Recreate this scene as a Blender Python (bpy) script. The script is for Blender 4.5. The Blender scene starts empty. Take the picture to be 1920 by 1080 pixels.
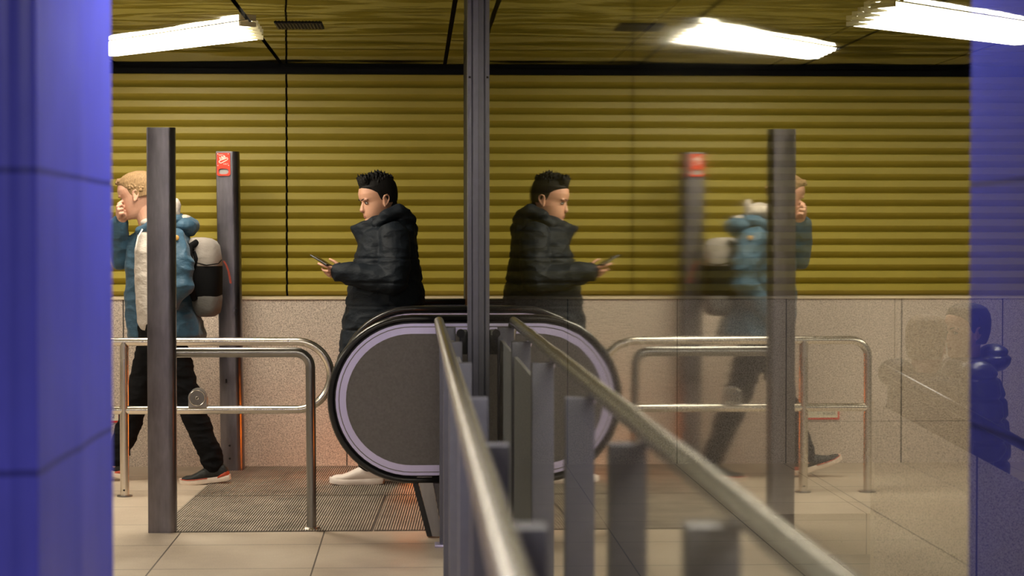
import bpy, bmesh, math, random
from mathutils import Vector, Matrix, noise
random.seed(7)
PI = math.pi
scene = bpy.context.scene
col = scene.collection
F = 3733.0
CAMZ = 1.33

def P(x, y, Y):
    """measured position in the photo plus a distance -> point in metres"""
    return Vector(((x-780.0)*Y/F, Y, CAMZ-(y-452.0)*Y/F))

# ------------------------------------------------------------------ materials
def new_mat(name):
    m = bpy.data.materials.new(name); m.use_nodes = True
    nt = m.node_tree
    b = nt.nodes['Principled BSDF']
    return m, nt, b

def N(nt, t, **kw):
    n = nt.nodes.new(t)
    for k, v in kw.items():
        if k in ('inputs',):
            for kk, vv in v.items(): n.inputs[kk].default_value = vv
        else: setattr(n, k, v)
    return n

def math_n(nt, op, a, b=None, c=None):
    n = nt.nodes.new('ShaderNodeMath'); n.operation = op
    for i, v in enumerate((a, b, c)):
        if v is None: continue
        if isinstance(v, (int, float)): n.inputs[i].default_value = v
        else: nt.links.new(v, n.inputs[i])
    return n.outputs[0]

def coords(nt, scale=(1,1,1), loc=(0,0,0)):
    tc = nt.nodes.new('ShaderNodeTexCoord')
    mp = nt.nodes.new('ShaderNodeMapping')
    mp.inputs['Scale'].default_value = scale
    mp.inputs['Location'].default_value = loc
    nt.links.new(tc.outputs['Object'], mp.inputs['Vector'])
    return mp.outputs['Vector']

def noise_n(nt, vec, scale, detail=3, rough=.55):
    n = nt.nodes.new('ShaderNodeTexNoise')
    n.inputs['Scale'].default_value = scale
    n.inputs['Detail'].default_value = detail
    n.inputs['Roughness'].default_value = rough
    nt.links.new(vec, n.inputs['Vector'])
    return n.outputs['Fac']

def ramp(nt, fac, stops):
    r = nt.nodes.new('ShaderNodeValToRGB')
    el = r.color_ramp.elements
    while len(el) < len(stops): el.new(.5)
    for e, (p, c) in zip(el, stops):
        e.position = p; e.color = (c[0], c[1], c[2], 1)
    nt.links.new(fac, r.inputs['Fac'])
    return r.outputs['Color']

def bump(nt, b, h, strength=.3, dist=.01):
    n = nt.nodes.new('ShaderNodeBump')
    n.inputs['Strength'].default_value = strength
    n.inputs['Distance'].default_value = dist
    nt.links.new(h, n.inputs['Height'])
    nt.links.new(n.outputs['Normal'], b.inputs['Normal'])
    return n

def simple(name, c, rough=.5, metal=0, spec=.5, var=.12, nscale=25, bumpk=0, bscale=None, stretch=(1,1,1), coat=0, sheen=0):
    m, nt, b = new_mat(name)
    b.inputs['Roughness'].default_value = rough
    b.inputs['Metallic'].default_value = metal
    b.inputs['Specular IOR Level'].default_value = spec
    b.inputs['Coat Weight'].default_value = coat
    b.inputs['Coat Roughness'].default_value = .08
    b.inputs['Sheen Weight'].default_value = sheen
    v = coords(nt, stretch)
    f = noise_n(nt, v, nscale, 4)
    lo = [x*(1-var) for x in c]; hi = [min(1, x*(1+var)) for x in c]
    nt.links.new(ramp(nt, f, [(.3, lo), (.7, hi)]), b.inputs['Base Color'])
    if bumpk:
        bump(nt, b, noise_n(nt, coords(nt, stretch), bscale or nscale, 4), bumpk, .01)
    return m

M = {}
# steel, worn, brushed
def steel(name, c, rough, spots=.25, stretch=(1,1,.15)):
    m, nt, b = new_mat(name)
    b.inputs['Metallic'].default_value = 1
    f = noise_n(nt, coords(nt, stretch), 60, 4)
    g = noise_n(nt, coords(nt, (1,1,.6), (3,1,2)), 5, 4, .6)
    s = math_n(nt, 'MULTIPLY_ADD', f, .35, math_n(nt, 'MULTIPLY', g, .65))
    nt.links.new(ramp(nt, s, [(.3, [x*(1-spots) for x in c]), (.7, [min(1, x*(1+spots)) for x in c])]), b.inputs['Base Color'])
    nt.links.new(math_n(nt, 'MULTIPLY_ADD', g, .25, rough-.12), b.inputs['Roughness'])
    bump(nt, b, f, .06, .004)
    return m
M['post'] = steel('worn_steel', (.21, .195, .215), .31, .34)
M['rail'] = steel('polished_steel', (.70, .65, .58), .24, .08)
M['rail_dark'] = steel('dull_steel', (.28, .27, .26), .30, .12)
M['band'] = steel('trim_aluminium', (.66, .62, .90), .38, .06)  # violet put into the colour for the blue surroundings it reflects
M['frame'] = simple('frame_aluminium', (.115, .118, .165), .42, .35, var=.06, nscale=30)
M['base_steel'] = steel('base_steel', (.36, .34, .33), .45, .15)
M['handrail_brass'] = simple('handrail_steel', (.48, .47, .48), .27, 1, var=.03, nscale=20)
M['panel'] = simple('newel_panel', (.145, .135, .138), .5, .5, var=.12, nscale=90, bumpk=.05)
M['rubber'] = simple('black_rubber', (.008, .008, .009), .28, var=.1, nscale=20)
M['dark'] = simple('dark_gap', (.006, .006, .006), .8, var=.1)
M['groove'] = simple('groove_grey', (.03, .028, .032), .45, .5, var=.1)
M['red'] = simple('red_enamel', (.72, .045, .012), .4, var=.06, nscale=40)
M['redpaint'] = simple('red_marking', (.25, .03, .012), .7, var=.2, nscale=60)
M['white'] = simple('white_print', (.9, .82, .72), .5, var=.02)
M['cream'] = simple('cream_placard', (.80, .74, .58), .5, var=.04)
M['ink'] = simple('dark_ink', (.12, .11, .10), .6, var=.05)
M['ledge'] = simple('ledge_stone', (.75, .62, .42), .55, var=.08, nscale=12)
M['wallpaint'] = simple('grey_plaster', (.18, .175, .17), .8, var=.08, nscale=3)
M['infill'] = simple('infill_sheet', (.42, .42, .46), .6, var=.05)
M['mullion'] = simple('mullion_aluminium', (.17, .17, .225), .4, .35, var=.06, nscale=30)
M['darkwall'] = simple('dark_plaster', (.045, .046, .035), .75, var=.15, nscale=3)
M['stairdark'] = simple('stairwell_steel', (.07, .07, .07), .5, .4, var=.15, nscale=20)
# granite wall
def granite():
    m, nt, b = new_mat('speckled_granite')
    v = coords(nt)
    vor = nt.nodes.new('ShaderNodeTexVoronoi'); vor.inputs['Scale'].default_value = 190
    nt.links.new(v, vor.inputs['Vector'])
    f = noise_n(nt, v, 120, 6, .75)
    s = math_n(nt, 'ADD', math_n(nt, 'MULTIPLY', f, .75), math_n(nt, 'MULTIPLY', vor.outputs['Distance'], .28))
    c = ramp(nt, s, [(.34, (.11,.085,.07)), (.43, (.38,.31,.255)), (.53, (.64,.54,.455)), (.72, (.84,.73,.63))])
    sep = nt.nodes.new('ShaderNodeSeparateXYZ'); nt.links.new(v, sep.inputs[0])
    # joints of the slabs
    q = math_n(nt, 'FRACT', math_n(nt, 'DIVIDE', math_n(nt, 'ADD', sep.outputs['X'], .41+6.55), .655))
    d = math_n(nt, 'MINIMUM', q, math_n(nt, 'SUBTRACT', 1, q))
    j = math_n(nt, 'LESS_THAN', d, .0055)
    hz = math_n(nt, 'LESS_THAN', math_n(nt, 'ABSOLUTE', math_n(nt, 'SUBTRACT', sep.outputs['Z'], .25)), .0022)
    lx = math_n(nt, 'LESS_THAN', sep.outputs['X'], -1.78)
    j2 = math_n(nt, 'MULTIPLY', math_n(nt, 'MULTIPLY', hz, lx), .6)
    jj = math_n(nt, 'MAXIMUM', j, j2)
    mx = nt.nodes.new('ShaderNodeMix'); mx.data_type = 'RGBA'
    nt.links.new(jj, mx.inputs[0]); nt.links.new(c, mx.inputs[6]); mx.inputs[7].default_value = (.025,.02,.018,1)
    nt.links.new(mx.outputs[2], b.inputs['Base Color'])
    b.inputs['Roughness'].default_value = .6
    bump(nt, b, f, .15, .003)
    return m
M['granite'] = granite()
def floor_mat():
    m, nt, b = new_mat('stone_floor')
    v = coords(nt)
    f = noise_n(nt, v, 160, 5, .7)
    g = noise_n(nt, v, 2.2, 5, .65)
    st = noise_n(nt, coords(nt, (1,1,1), (4,7,0)), 34, 4, .6)
    s = math_n(nt, 'MULTIPLY_ADD', f, .45, math_n(nt, 'MULTIPLY', g, .55))
    c = ramp(nt, s, [(.33, (.36,.285,.215)), (.5, (.51,.42,.325)), (.68, (.63,.54,.435))])
    sep = nt.nodes.new('ShaderNodeSeparateXYZ'); nt.links.new(v, sep.inputs[0])
    def joint(o, off, sp, w):
        q = math_n(nt, 'FRACT', math_n(nt, 'DIVIDE', math_n(nt, 'ADD', o, off), sp))
        d = math_n(nt, 'MINIMUM', q, math_n(nt, 'SUBTRACT', 1, q))
        return math_n(nt, 'LESS_THAN', d, w)
    jx = joint(sep.outputs['X'], .42+6.54, .654, .0048)
    jy = joint(sep.outputs['Y'], -8.74+19.2, .64, .0052)
    jj = math_n(nt, 'MAXIMUM', jx, jy)
    spots = math_n(nt, 'GREATER_THAN', st, .735)
    jj = math_n(nt, 'MAXIMUM', jj, math_n(nt, 'MULTIPLY', spots, .7))
    mx = nt.nodes.new('ShaderNodeMix'); mx.data_type = 'RGBA'
    nt.links.new(jj, mx.inputs[0]); nt.links.new(c, mx.inputs[6]); mx.inputs[7].default_value = (.06,.045,.035,1)
    nt.links.new(mx.outputs[2], b.inputs['Base Color'])
    nt.links.new(math_n(nt, 'MULTIPLY_ADD', g, .3, .3), b.inputs['Roughness'])
    bump(nt, b, f, .05, .002)
    return m
M['floor'] = floor_mat()
M['mat_rib'] = simple('ribbed_aluminium', (.40, .345, .28), .5, .25, var=.3, nscale=6)
M['mat_base'] = simple('mat_bed', (.075, .062, .05), .8, var=.3)
M['yellow'] = simple('yellow_sheet', (.42, .335, .045), .42, .0, var=.06, nscale=2, bumpk=.03, bscale=120)
def ceiling_mat():
    m, nt, b = new_mat('reflective_ceiling')
    b.inputs['Metallic'].default_value = 1
    b.inputs['Base Color'].default_value = (.27,.25,.15,1)
    b.inputs['Roughness'].default_value = .035
    f = noise_n(nt, coords(nt, (1,1.5,1)), 1.7, .4, .3)
    g = noise_n(nt, coords(nt, (1,2,1), (5,2,0)), 7, 1, .4)
    s = math_n(nt, 'MULTIPLY_ADD', g, .03, f)
    bump(nt, b, s, .25, .028)
    return m
M['ceiling'] = ceiling_mat()
def blue_tile(name, c, roughness=.16):
    m, nt, b = new_mat(name)
    v = coords(nt)
    f = noise_n(nt, v, 5, 3)
    sep = nt.nodes.new('ShaderNodeSeparateXYZ'); nt.links.new(v, sep.inputs[0])
    q = math_n(nt, 'FRACT', math_n(nt, 'DIVIDE', math_n(nt, 'ADD', sep.outputs['Z'], -.95+4.96), .496))
    d = math_n(nt, 'MINIMUM', q, math_n(nt, 'SUBTRACT', 1, q))
    j = math_n(nt, 'LESS_THAN', d, .010)
    cc = ramp(nt, f, [(.3, [x*.86 for x in c]), (.7, c)])
    mx = nt.nodes.new('ShaderNodeMix'); mx.data_type = 'RGBA'
    nt.links.new(j, mx.inputs[0]); nt.links.new(cc, mx.inputs[6]); mx.inputs[7].default_value = (.025,.03,.30,1)
    nt.links.new(mx.outputs[2], b.inputs['Base Color'])
    b.inputs['Roughness'].default_value = roughness
    b.inputs['Specular IOR Level'].default_value = .35
    bump(nt, b, noise_n(nt, coords(nt, (1,1,.4)), 6, 2), .15, .02)
    return m
M['blue'] = blue_tile('blue_glazed_tile', (.070, .080, .66), .36)
M['bluewall'] = blue_tile('blue_wall_tile', (.030, .040, .55), .5)
def glass_mat():
    m = bpy.data.materials.new('window_glass'); m.use_nodes = True
    nt = m.node_tree; nt.nodes.clear()
    out = nt.nodes.new('ShaderNodeOutputMaterial')
    tr = nt.nodes.new('ShaderNodeBsdfTransparent'); tr.inputs[0].default_value = (.90,.93,.95,1)
    gl = nt.nodes.new('ShaderNodeBsdfGlossy')
    gl.inputs['Color'].default_value = (.93,.94,.86,1)
    fr = nt.nodes.new('ShaderNodeFresnel'); fr.inputs['IOR'].default_value = 1.52
    # both faces of the sheet reflect: R2 = 2R/(1+R)
    r2 = math_n(nt, 'DIVIDE', math_n(nt, 'MULTIPLY', fr.outputs[0], 2), math_n(nt, 'ADD', fr.outputs[0], 1))
    geo = nt.nodes.new('ShaderNodeNewGeometry')
    fac = math_n(nt, 'MULTIPLY', r2, math_n(nt, 'SUBTRACT', 1, geo.outputs['Backfacing']))
    # slight unevenness of the sheet
    f = noise_n(nt, coords(nt, (1,.9,.12)), 1.3, 2, .5)
    bp = nt.nodes.new('ShaderNodeBump'); bp.inputs['Strength'].default_value = .25; bp.inputs['Distance'].default_value = .0024
    nt.links.new(f, bp.inputs['Height']); nt.links.new(bp.outputs['Normal'], gl.inputs['Normal'])
    w = noise_n(nt, coords(nt, (1,1.1,.25), (0,3.3,0)), 1.1, 1, .4)
    sp = nt.nodes.new('ShaderNodeSeparateXYZ'); nt.links.new(coords(nt), sp.inputs[0])
    band = ramp(nt, math_n(nt, 'DIVIDE', sp.outputs['Y'], 8.0), [(.15, (.0,)*3), (.20, (.30,)*3), (.26, (.30,)*3), (.36, (.26,)*3), (.45, (.12,)*3), (.8, (.10,)*3)])
    rr = math_n(nt, 'MULTIPLY', band, math_n(nt, 'MULTIPLY_ADD', w, .16, .02))
    nt.links.new(math_n(nt, 'MAXIMUM', rr, .01), gl.inputs['Roughness'])
    mix = nt.nodes.new('ShaderNodeMixShader')
    nt.links.new(fac, mix.inputs[0]); nt.links.new(tr.outputs[0], mix.inputs[1]); nt.links.new(gl.outputs[0], mix.inputs[2])
    nt.links.new(mix.outputs[0], out.inputs[0])
    return m
M['glass'] = glass_mat()
def emit(name, c, s):
    m = bpy.data.materials.new(name); m.use_nodes = True
    nt = m.node_tree; nt.nodes.clear()
    out = nt.nodes.new('ShaderNodeOutputMaterial'); e = nt.nodes.new('ShaderNodeEmission')
    e.inputs[0].default_value = (*c, 1); e.inputs[1].default_value = s
    nt.links.new(e.outputs[0], out.inputs[0]); return m
M['tube'] = emit('tube_glow', (1, .90, .73), 26)
M['dimtube'] = emit('stairwell_tube_glow', (1, .90, .76), 12)
M['orange'] = emit('orange_glow', (1, .20, .015), 24)
M['orange_dim'] = emit('orange_glow_small', (1, .20, .015), 16)
M['lampframe'] = simple('lamp_enamel', (.85, .78, .50), .4, var=.03)
# people
def skin(name, c):
    m, nt, b = new_mat(name)
    f = noise_n(nt, coords(nt), 30, 4)
    nt.links.new(ramp(nt, f, [(.3, [c[0]*.92, c[1]*.86, c[2]*.84]), (.7, c)]), b.inputs['Base Color'])
    b.inputs['Roughness'].default_value = .5
    b.inputs['Subsurface Weight'].default_value = .12
    b.inputs['Subsurface Radius'].default_value = (.012, .004, .002)
    return m
M['skin_a'] = skin('skin_pale', (.58, .33, .235))
M['skin_b'] = skin('skin_warm', (.56, .31, .205))
M['lip'] = simple('lip_tone', (.36, .14, .10), .45, var=.05)
M['eyewhite'] = simple('eye_white', (.40, .34, .30), .25, var=.02)
M['iris'] = simple('eye_dark', (.02, .012, .008), .15, var=.02)
def hairm(name, c, k=1.0):
    m, nt, b = new_mat(name)
    f = noise_n(nt, coords(nt, (1, 1, .3)), 170, 4, .7)
    nt.links.new(ramp(nt, f, [(.35, [x*(1-.6*k) for x in c]), (.65, c)]), b.inputs['Base Color'])
    b.inputs['Roughness'].default_value = .6
    b.inputs['Specular IOR Level'].default_value = .2
    bump(nt, b, f, .6, .004)
    return m
M['hair_blond'] = hairm('hair_blond', (.31, .195, .095), .75)
M['hair_black'] = hairm('hair_black', (.006, .005, .0045))
M['hair_brown'] = hairm('hair_brown', (.30, .19, .10))
M['beard'] = hairm('beard_blond', (.40, .235, .145), .25)
def cloth(name, c, rough=.7, k=.35, sc=14, sheen=.1, spec=.4):
    m, nt, b = new_mat(name)
    f = noise_n(nt, coords(nt), 8, 3)
    nt.links.new(ramp(nt, f, [(.3, [x*.85 for x in c]), (.7, [x*1.12 for x in c])]), b.inputs['Base Color'])
    b.inputs['Roughness'].default_value = rough
    b.inputs['Sheen Weight'].default_value = sheen
    b.inputs['Specular IOR Level'].default_value = spec
    g = noise_n(nt, coords(nt, (1,1,1.6)), sc, 3, .5)
    bump(nt, b, g, k, .03)
    return m
M['jacket'] = cloth('blue_shell_fabric', (.026, .076, .128), .6, .5, 13)
M['hoodie'] = cloth('grey_marl_jersey', (.44, .39, .345), .9, .4, 16)
M['whitejersey'] = cloth('white_jersey', (.75, .70, .65), .9, .3, 16)
M['trousers'] = cloth('black_cotton', (.006, .006, .007), .9, .4, 12, 0, .12)
M['coat'] = cloth('navy_down_coat', (.006, .0095, .015), .65, .4, 15, 0, .22)
M['puffer'] = cloth('blue_black_puffer', (.015, .017, .035), .35, .2, 12, 0, .5)
M['packlight'] = cloth('light_grey_pack_fabric', (.27, .24, .215), .9, .2, 22)
M['packblack'] = simple('black_pack_mesh', (.004, .004, .0045), .9, spec=.12, var=.1)
M['packgrey'] = cloth('grey_pack_fabric', (.10, .095, .09), .9, .2, 22)
M['shoeblack'] = simple('black_shoe_knit', (.012, .014, .015), .6, var=.4, nscale=60, bumpk=.3)
M['shoewhite'] = simple('white_leather', (.85, .76, .70), .5, var=.03)
M['gum'] = simple('gum_heel', (.55, .26, .12), .6, var=.05)
M['solewhite'] = simple('cream_foam', (.80, .68, .58), .6, var=.06, nscale=40)
M['shoered'] = simple('red_heel_fabric', (.50, .07, .03), .5, var=.15, nscale=50)
M['badge'] = simple('ochre_badge', (.45, .25, .06), .6, var=.1)
M['phone'] = simple('black_phone', (.012, .012, .016), .2, var=.05)
M['phoneglass'] = simple('phone_glass', (.006, .006, .010), .3, var=.05, coat=.5)

# ------------------------------------------------------------------ mesh helpers
def link_mesh(name, bm, m, parent=None, smooth=True, sharp=40):
    me = bpy.data.meshes.new(name)
    bmesh.ops.recalc_face_normals(bm, faces=bm.faces)
    bm.to_mesh(me); bm.free()
    return link_me(name, me, m, parent, smooth, sharp)
def link_me(name, me, m, parent=None, smooth=True, sharp=40):
    o = bpy.data.objects.new(name, me); col.objects.link(o)
    me.materials.clear()
    for x in (m if isinstance(m, (list, tuple)) else [m]): me.materials.append(x)
    if smooth:
        me.shade_smooth()
        if sharp: me.set_sharp_from_angle(angle=math.radians(sharp))
    if parent:
        o.parent = parent
        wl = parent.location.copy(); p = parent.parent
        while p: wl += p.location; p = p.parent
        o.location = -wl
    return o
def empty(name, loc, label=None, cat=None, group=None, kind=None):
    o = bpy.data.objects.new(name, None); col.objects.link(o)
    o.location = loc; o.empty_display_size = .1
    tag(o, label, cat, group, kind); return o
def tag(o, label=None, cat=None, group=None, kind=None):
    if label: o['label'] = label
    if cat: o['category'] = cat
    if group: o['group'] = group
    if kind: o['kind'] = kind
    return o

def box(bm, x0, x1, y0, y1, z0, z1, Mx=None, mi=0):
    vs = [Vector((x, y, z)) for x in (x0, x1) for y in (y0, y1) for z in (z0, z1)]
    if Mx: vs = [Mx @ v for v in vs]
    v = [bm.verts.new(p) for p in vs]
    for f in ((0,1,3,2),(4,6,7,5),(0,4,5,1),(2,3,7,6),(0,2,6,4),(1,5,7,3)):
        fc = bm.faces.new([v[i] for i in f]); fc.material_index = mi
def bevel_all(bm, w, seg=2):
    bmesh.ops.bevel(bm, geom=list(bm.edges), offset=w, segments=seg, affect='EDGES', profile=.6)

def fillet(pts, r, n=8):
    pts = [Vector(p) for p in pts]; out = [pts[0]]
    for i in range(1, len(pts)-1):
        a, b, c = pts[i-1], pts[i], pts[i+1]
        u = (a-b).normalized(); v = (c-b).normalized()
        ang = u.angle(v)
        if ang > PI-.02: out.append(b); continue
        rr = r[i] if isinstance(r, dict) else r
        t = rr/math.tan(ang/2)
        p0 = b+u*t; p1 = b+v*t
        cen = b+(u+v).normalized()*(rr/math.sin(ang/2))
        e0 = (p0-cen); e1 = (p1-cen); th = e0.angle(e1)
        for k in range(n+1):
            s = k/n
            out.append(cen+(e0*math.sin((1-s)*th)+e1*math.sin(s*th))/math.sin(th))
    out.append(pts[-1]); return out

def tube(bm, pts, r, seg=20, ry=None, up=None, cap=True, closed=False):
    """sweep a circle (or an ellipse r across, ry along `up`)"""
    pts = [Vector(p) for p in pts]; rings = []; n = len(pts)
    ref = None
    for i, p in enumerate(pts):
        if closed: t = (pts[(i+1) % n]-pts[i-1]).normalized()
        elif i == 0: t = (pts[1]-p).normalized()
        elif i == n-1: t = (p-pts[-2]).normalized()
        else: t = ((pts[i+1]-p).normalized()+(p-pts[i-1]).normalized()).normalized()
        if up is not None:
            a = Vector(up); a = (a-t*a.dot(t)).normalized()
        else:
            if ref is None: ref = Vector((0,0,1)) if abs(t.z) < .9 else Vector((0,1,0))
            a = (ref-t*ref.dot(t)).normalized(); ref = a
        b = t.cross(a)
        R = r[i] if isinstance(r, (list, tuple)) else r
        Ry = R if ry is None else ry
        rings.append([bm.verts.new(p+a*(Ry*math.cos(2*PI*k/seg))+b*(R*math.sin(2*PI*k/seg))) for k in range(seg)])
    m = n if closed else n-1
    for i in range(m):
        A = rings[i]; B = rings[(i+1) % n]
        for k in range(seg):
            bm.faces.new((A[k], A[(k+1) % seg], B[(k+1) % seg], B[k]))
    if cap and not closed:
        bm.faces.new(rings[0][::-1]); bm.faces.new(rings[-1])
def ball(bm, c, r, seg=16, rings=10, Mx=None):
    """ellipsoid: r scalar or 3 radii; Mx optional local frame"""
    if isinstance(r, (int, float)): r = (r, r, r)
    X = Matrix.Translation(Vector(c)) @ Matrix.Diagonal((*r, 1))
    if Mx: X = Mx @ X
    bmesh.ops.create_uvsphere(bm, u_segments=seg, v_segments=rings, radius=1, matrix=X)
def limb(bm, pts, rad, seg=16):
    pts = [Vector(p) for p in pts]
    for i, p in enumerate(pts): ball(bm, p, rad[i], seg, 10)
    for i in range(len(pts)-1):
        if (pts[i]-pts[i+1]).length > 1e-4: tube(bm, [pts[i], pts[i+1]], [rad[i], rad[i+1]], seg)
def loft(bm, rings, n=28, e=2.3, Mx=None):
    """rings: (centre, u, v) half axis vectors; superellipse section; capped"""
    R = []
    for (c, u, v) in rings:
        c = Vector(c); u = Vector(u); v = Vector(v); rr = []
        for k in range(n):
            a = 2*PI*k/n; ca, sa = math.cos(a), math.sin(a)
            x = math.copysign(abs(ca)**(2/e), ca); y = math.copysign(abs(sa)**(2/e), sa)
            p = c+u*x+v*y
            rr.append(bm.verts.new(Mx @ p if Mx else p))
        R.append(rr)
    for A, B in zip(R, R[1:]):
        for k in range(n): bm.faces.new((A[k], A[(k+1) % n], B[(k+1) % n], B[k]))
    bm.faces.new(R[0][::-1]); bm.faces.new(R[-1])
def prism(bm, poly, axis_vec):
    a = [bm.verts.new(Vector(p)) for p in poly]; b = [bm.verts.new(Vector(p)+Vector(axis_vec)) for p in poly]
    n = len(a); bm.faces.new(a); bm.faces.new(b[::-1])
    for i in range(n): bm.faces.new((a[i], b[i], b[(i+1) % n], a[(i+1) % n]))

def blob(name, bm, voxel, m, parent, it=4, fac=.5, fold=0, fscale=9, squash=(1,1,1), quilt=None):
    """fuse overlapping closed shapes to one continuous skin"""
    me = bpy.data.meshes.new('tmp')
    bmesh.ops.recalc_face_normals(bm, faces=bm.faces)
    bm.to_mesh(me); bm.free()
    o = bpy.data.objects.new('tmp', me); col.objects.link(o)
    r = o.modifiers.new('r', 'REMESH'); r.mode = 'VOXEL'; r.voxel_size = voxel; r.adaptivity = 0
    s = o.modifiers.new('s', 'SMOOTH'); s.iterations = it; s.factor = fac
    dg = bpy.context.evaluated_depsgraph_get()
    me2 = bpy.data.meshes.new_from_object(o.evaluated_get(dg))
    bpy.data.objects.remove(o); bpy.data.meshes.remove(me)
    me2.name = name
    if fold or quilt:
        ns = [v.normal.copy() for v in me2.vertices]
        for v, nn in zip(me2.vertices, ns):
            p = v.co; d = 0
            if fold:
                q = Vector((p.x*squash[0], p.y*squash[1], p.z*squash[2]))*fscale
                w = noise.noise(q+Vector((3,1,7)))
                d += fold*(1-2.2*abs(w)**.8)+fold*.5*noise.noise(q*2.3)
            if quilt: d += quilt(p)
            v.co = p+nn*d
    return link_me(name, me2, m, parent, True, 0)

# ------------------------------------------------------------------ room shell
def struct(name, bm, m, smooth=False):
    o = link_mesh(name, bm, m, None, smooth); o['kind'] = 'structure'; return o
XG = .2636                  # plane of the glass
WY = 11.8                   # granite wall
CH = 2.366
XL, XR, YF = -4.6, 4.2, -2.2

b = bmesh.new(); box(b, XL, XR, YF, 7.72, -.2, 0); box(b, XL, 1.74, 7.72, 9.6, -.2, 0); box(b, XL, XR, 9.6, WY, -.2, 0)
struct('floor', b, M['floor'])
b = bmesh.new(); box(b, XL, XR, WY, WY+.3, -.2, .985)
struct('wall_back', b, M['granite'])
b = bmesh.new(); box(b, XL, XR, WY-.012, WY+.3, .985, .999); bevel_all(b, .003)
struct('trim_1', b, M['ledge'])
# corrugated sheet above the granite
b = bmesh.new()
per = .0787; z0, z1 = .999, 2.330; YC = 11.99
prof = []
z = z1
while z > z0:
    prof += [(YC+.056, z), (YC+.004, z-.001), (YC, z-.005), (YC, z-.040), (YC+.004, z-.045), (YC+.056, z-.0782)]
    z -= per
prof = [(y, max(zz, z0)) for y, zz in prof]
for (xa, xb) in ((XL, -.780), (-.768, XR)):
    A = [b.verts.new((xa, y, zz)) for y, zz in prof]; B = [b.verts.new((xb, y, zz)) for y, zz in prof]
    for i in range(len(A)-1):
        b.faces.new((A[i], B[i], B[i+1], A[i+1]))
me = bpy.data.meshes.new('wall_back_upper'); b.normal_update(); b.to_mesh(me); b.free()
o = link_me('wall_back_upper', me, M['yellow'], None, True, 25); o['kind'] = 'structure'
b = bmesh.new(); box(b, XL, XR, 12.06, 12.25, .999, 2.6)
struct('wall_back_recess', b, M['dark'])
# ceiling panels with dark seams
b = bmesh.new()
seams = [-4.6, -3.66, -2.70, -1.745, -.785, .17, 1.13, 2.09, 3.05, 4.2]
for xa, xb in zip(seams, seams[1:]): box(b, xa+.011, xb-.011, YF, 11.93, CH, CH+.03)
struct('ceiling', b, M['ceiling'])
b = bmesh.new(); box(b, XL, XR, YF, 12.25, CH+.06, CH+.2); struct('ceiling_void', b, M['dark'])
b = bmesh.new(); box(b, XL-.2, XL, YF, 12.25, -.2, CH+.2); struct('wall_left', b, M['wallpaint'])
b = bmesh.new(); box(b, XL, XR, YF-.2, YF, -1.7, CH+.2); struct('wall_front', b, M['bluewall'])
b = bmesh.new(); box(b, XR, XR+.2, YF, 12.25, -1.7, CH+.2); struct('wall_right', b, M['darkwall'])
# stair pit on the other side of the glass, and an added, hidden wall that keeps hall light from the space beyond
b = bmesh.new(); box(b, 1.74, XR, 7.72, 9.6, -1.7, -1.5); struct('floor_pit', b, M['darkwall'])
b = bmesh.new(); box(b, 1.72, 1.74, 7.72, 9.6, -1.5, -.2); struct('wall_pit', b, M['wallpaint'])
b = bmesh.new(); box(b, .282, .300, 8.47, WY, 0, CH); struct('wall_light_block', b, M['darkwall'])

# ------------------------------------------------------------------ glass wall with its end post
win = empty('window_1', (XG, 8.43, 0), kind='structure')
b = bmesh.new(); box(b, XG, XG+.012, -1.2, 8.40, .02, CH)
link_mesh('window_pane', b, M['glass'], win, smooth=False)
b = bmesh.new()
box(b, XG-.046, XG-.028, 8.40, 8.46, 0, CH); box(b, XG-.028, XG-.024, 8.405, 8.46, 0, CH)
box(b, XG-.024, XG+.030, 8.40, 8.46, 0, CH)
bevel_all(b, .0015, 1)
link_mesh('window_frame', b, M['mullion'], win)
b = bmesh.new(); box(b, XG-.0005, XG+.014, 8.386, 8.400, 0, CH)
link_mesh('glazing_seal', b, M['rubber'], win)
for zz in (2.02,):
    b = bmesh.new(); bmesh.ops.create_cone(b, cap_ends=True, segments=16, radius1=.005, radius2=.004, depth=.006,
        matrix=Matrix.Translation((XG-.037, 8.398, zz)) @ Matrix.Rotation(PI/2, 4, 'X'))
    link_mesh('screw', b, M['dark'], win)
b = bmesh.new(); box(b, XG-.082, XG-.047, 8.41, 8.45, .85, .955); bevel_all(b, .006)
lt = link_mesh('latch', b, M['rubber'], win)
b = bmesh.new(); tube(b, [(XG-.075, 8.43, .94), (XG-.075, 8.40, .94)], .018)
link_mesh('latch_knob', b, M['rubber'], lt)

# ------------------------------------------------------------------ railing beside the glass
rl = empty('partition_railing', (.12, 8.70, 0), 'grey steel railing with a round handrail on flat posts, running along the glass', 'railing')
b = bmesh.new()
tube(b, fillet([(.113, 8.72, .90), (.0996, 8.72, .978), (.0996, 8.6, .978), (.0996, 1.0, .978)], .02), .0215, 24)
link_mesh('handrail', b, M['handrail_brass'], rl)
for Y in (8.66, 7.42, 6.14, 4.76, 3.67, 2.62, 1.6):
    b = bmesh.new(); box(b, .101, .172, Y-.028, Y+.028, .012, .955); bevel_all(b, .004)
    po = link_mesh('post', b, M['frame'], rl)
    b = bmesh.new(); tube(b, [(.118, Y, .90), (.103, Y, .955), (.0996, Y, .972)], .009); 
    link_mesh('bracket', b, M['band'], po)
    b = bmesh.new(); box(b, .08, .195, Y-.05, Y+.05, 0, .012); bevel_all(b, .003)
    link_mesh('base_plate', b, M['band'], po)
b = bmesh.new(); box(b, .150, .162, 6.14, 8.66, .10, .90)
link_mesh('infill_panel', b, M['infill'], rl)

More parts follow.
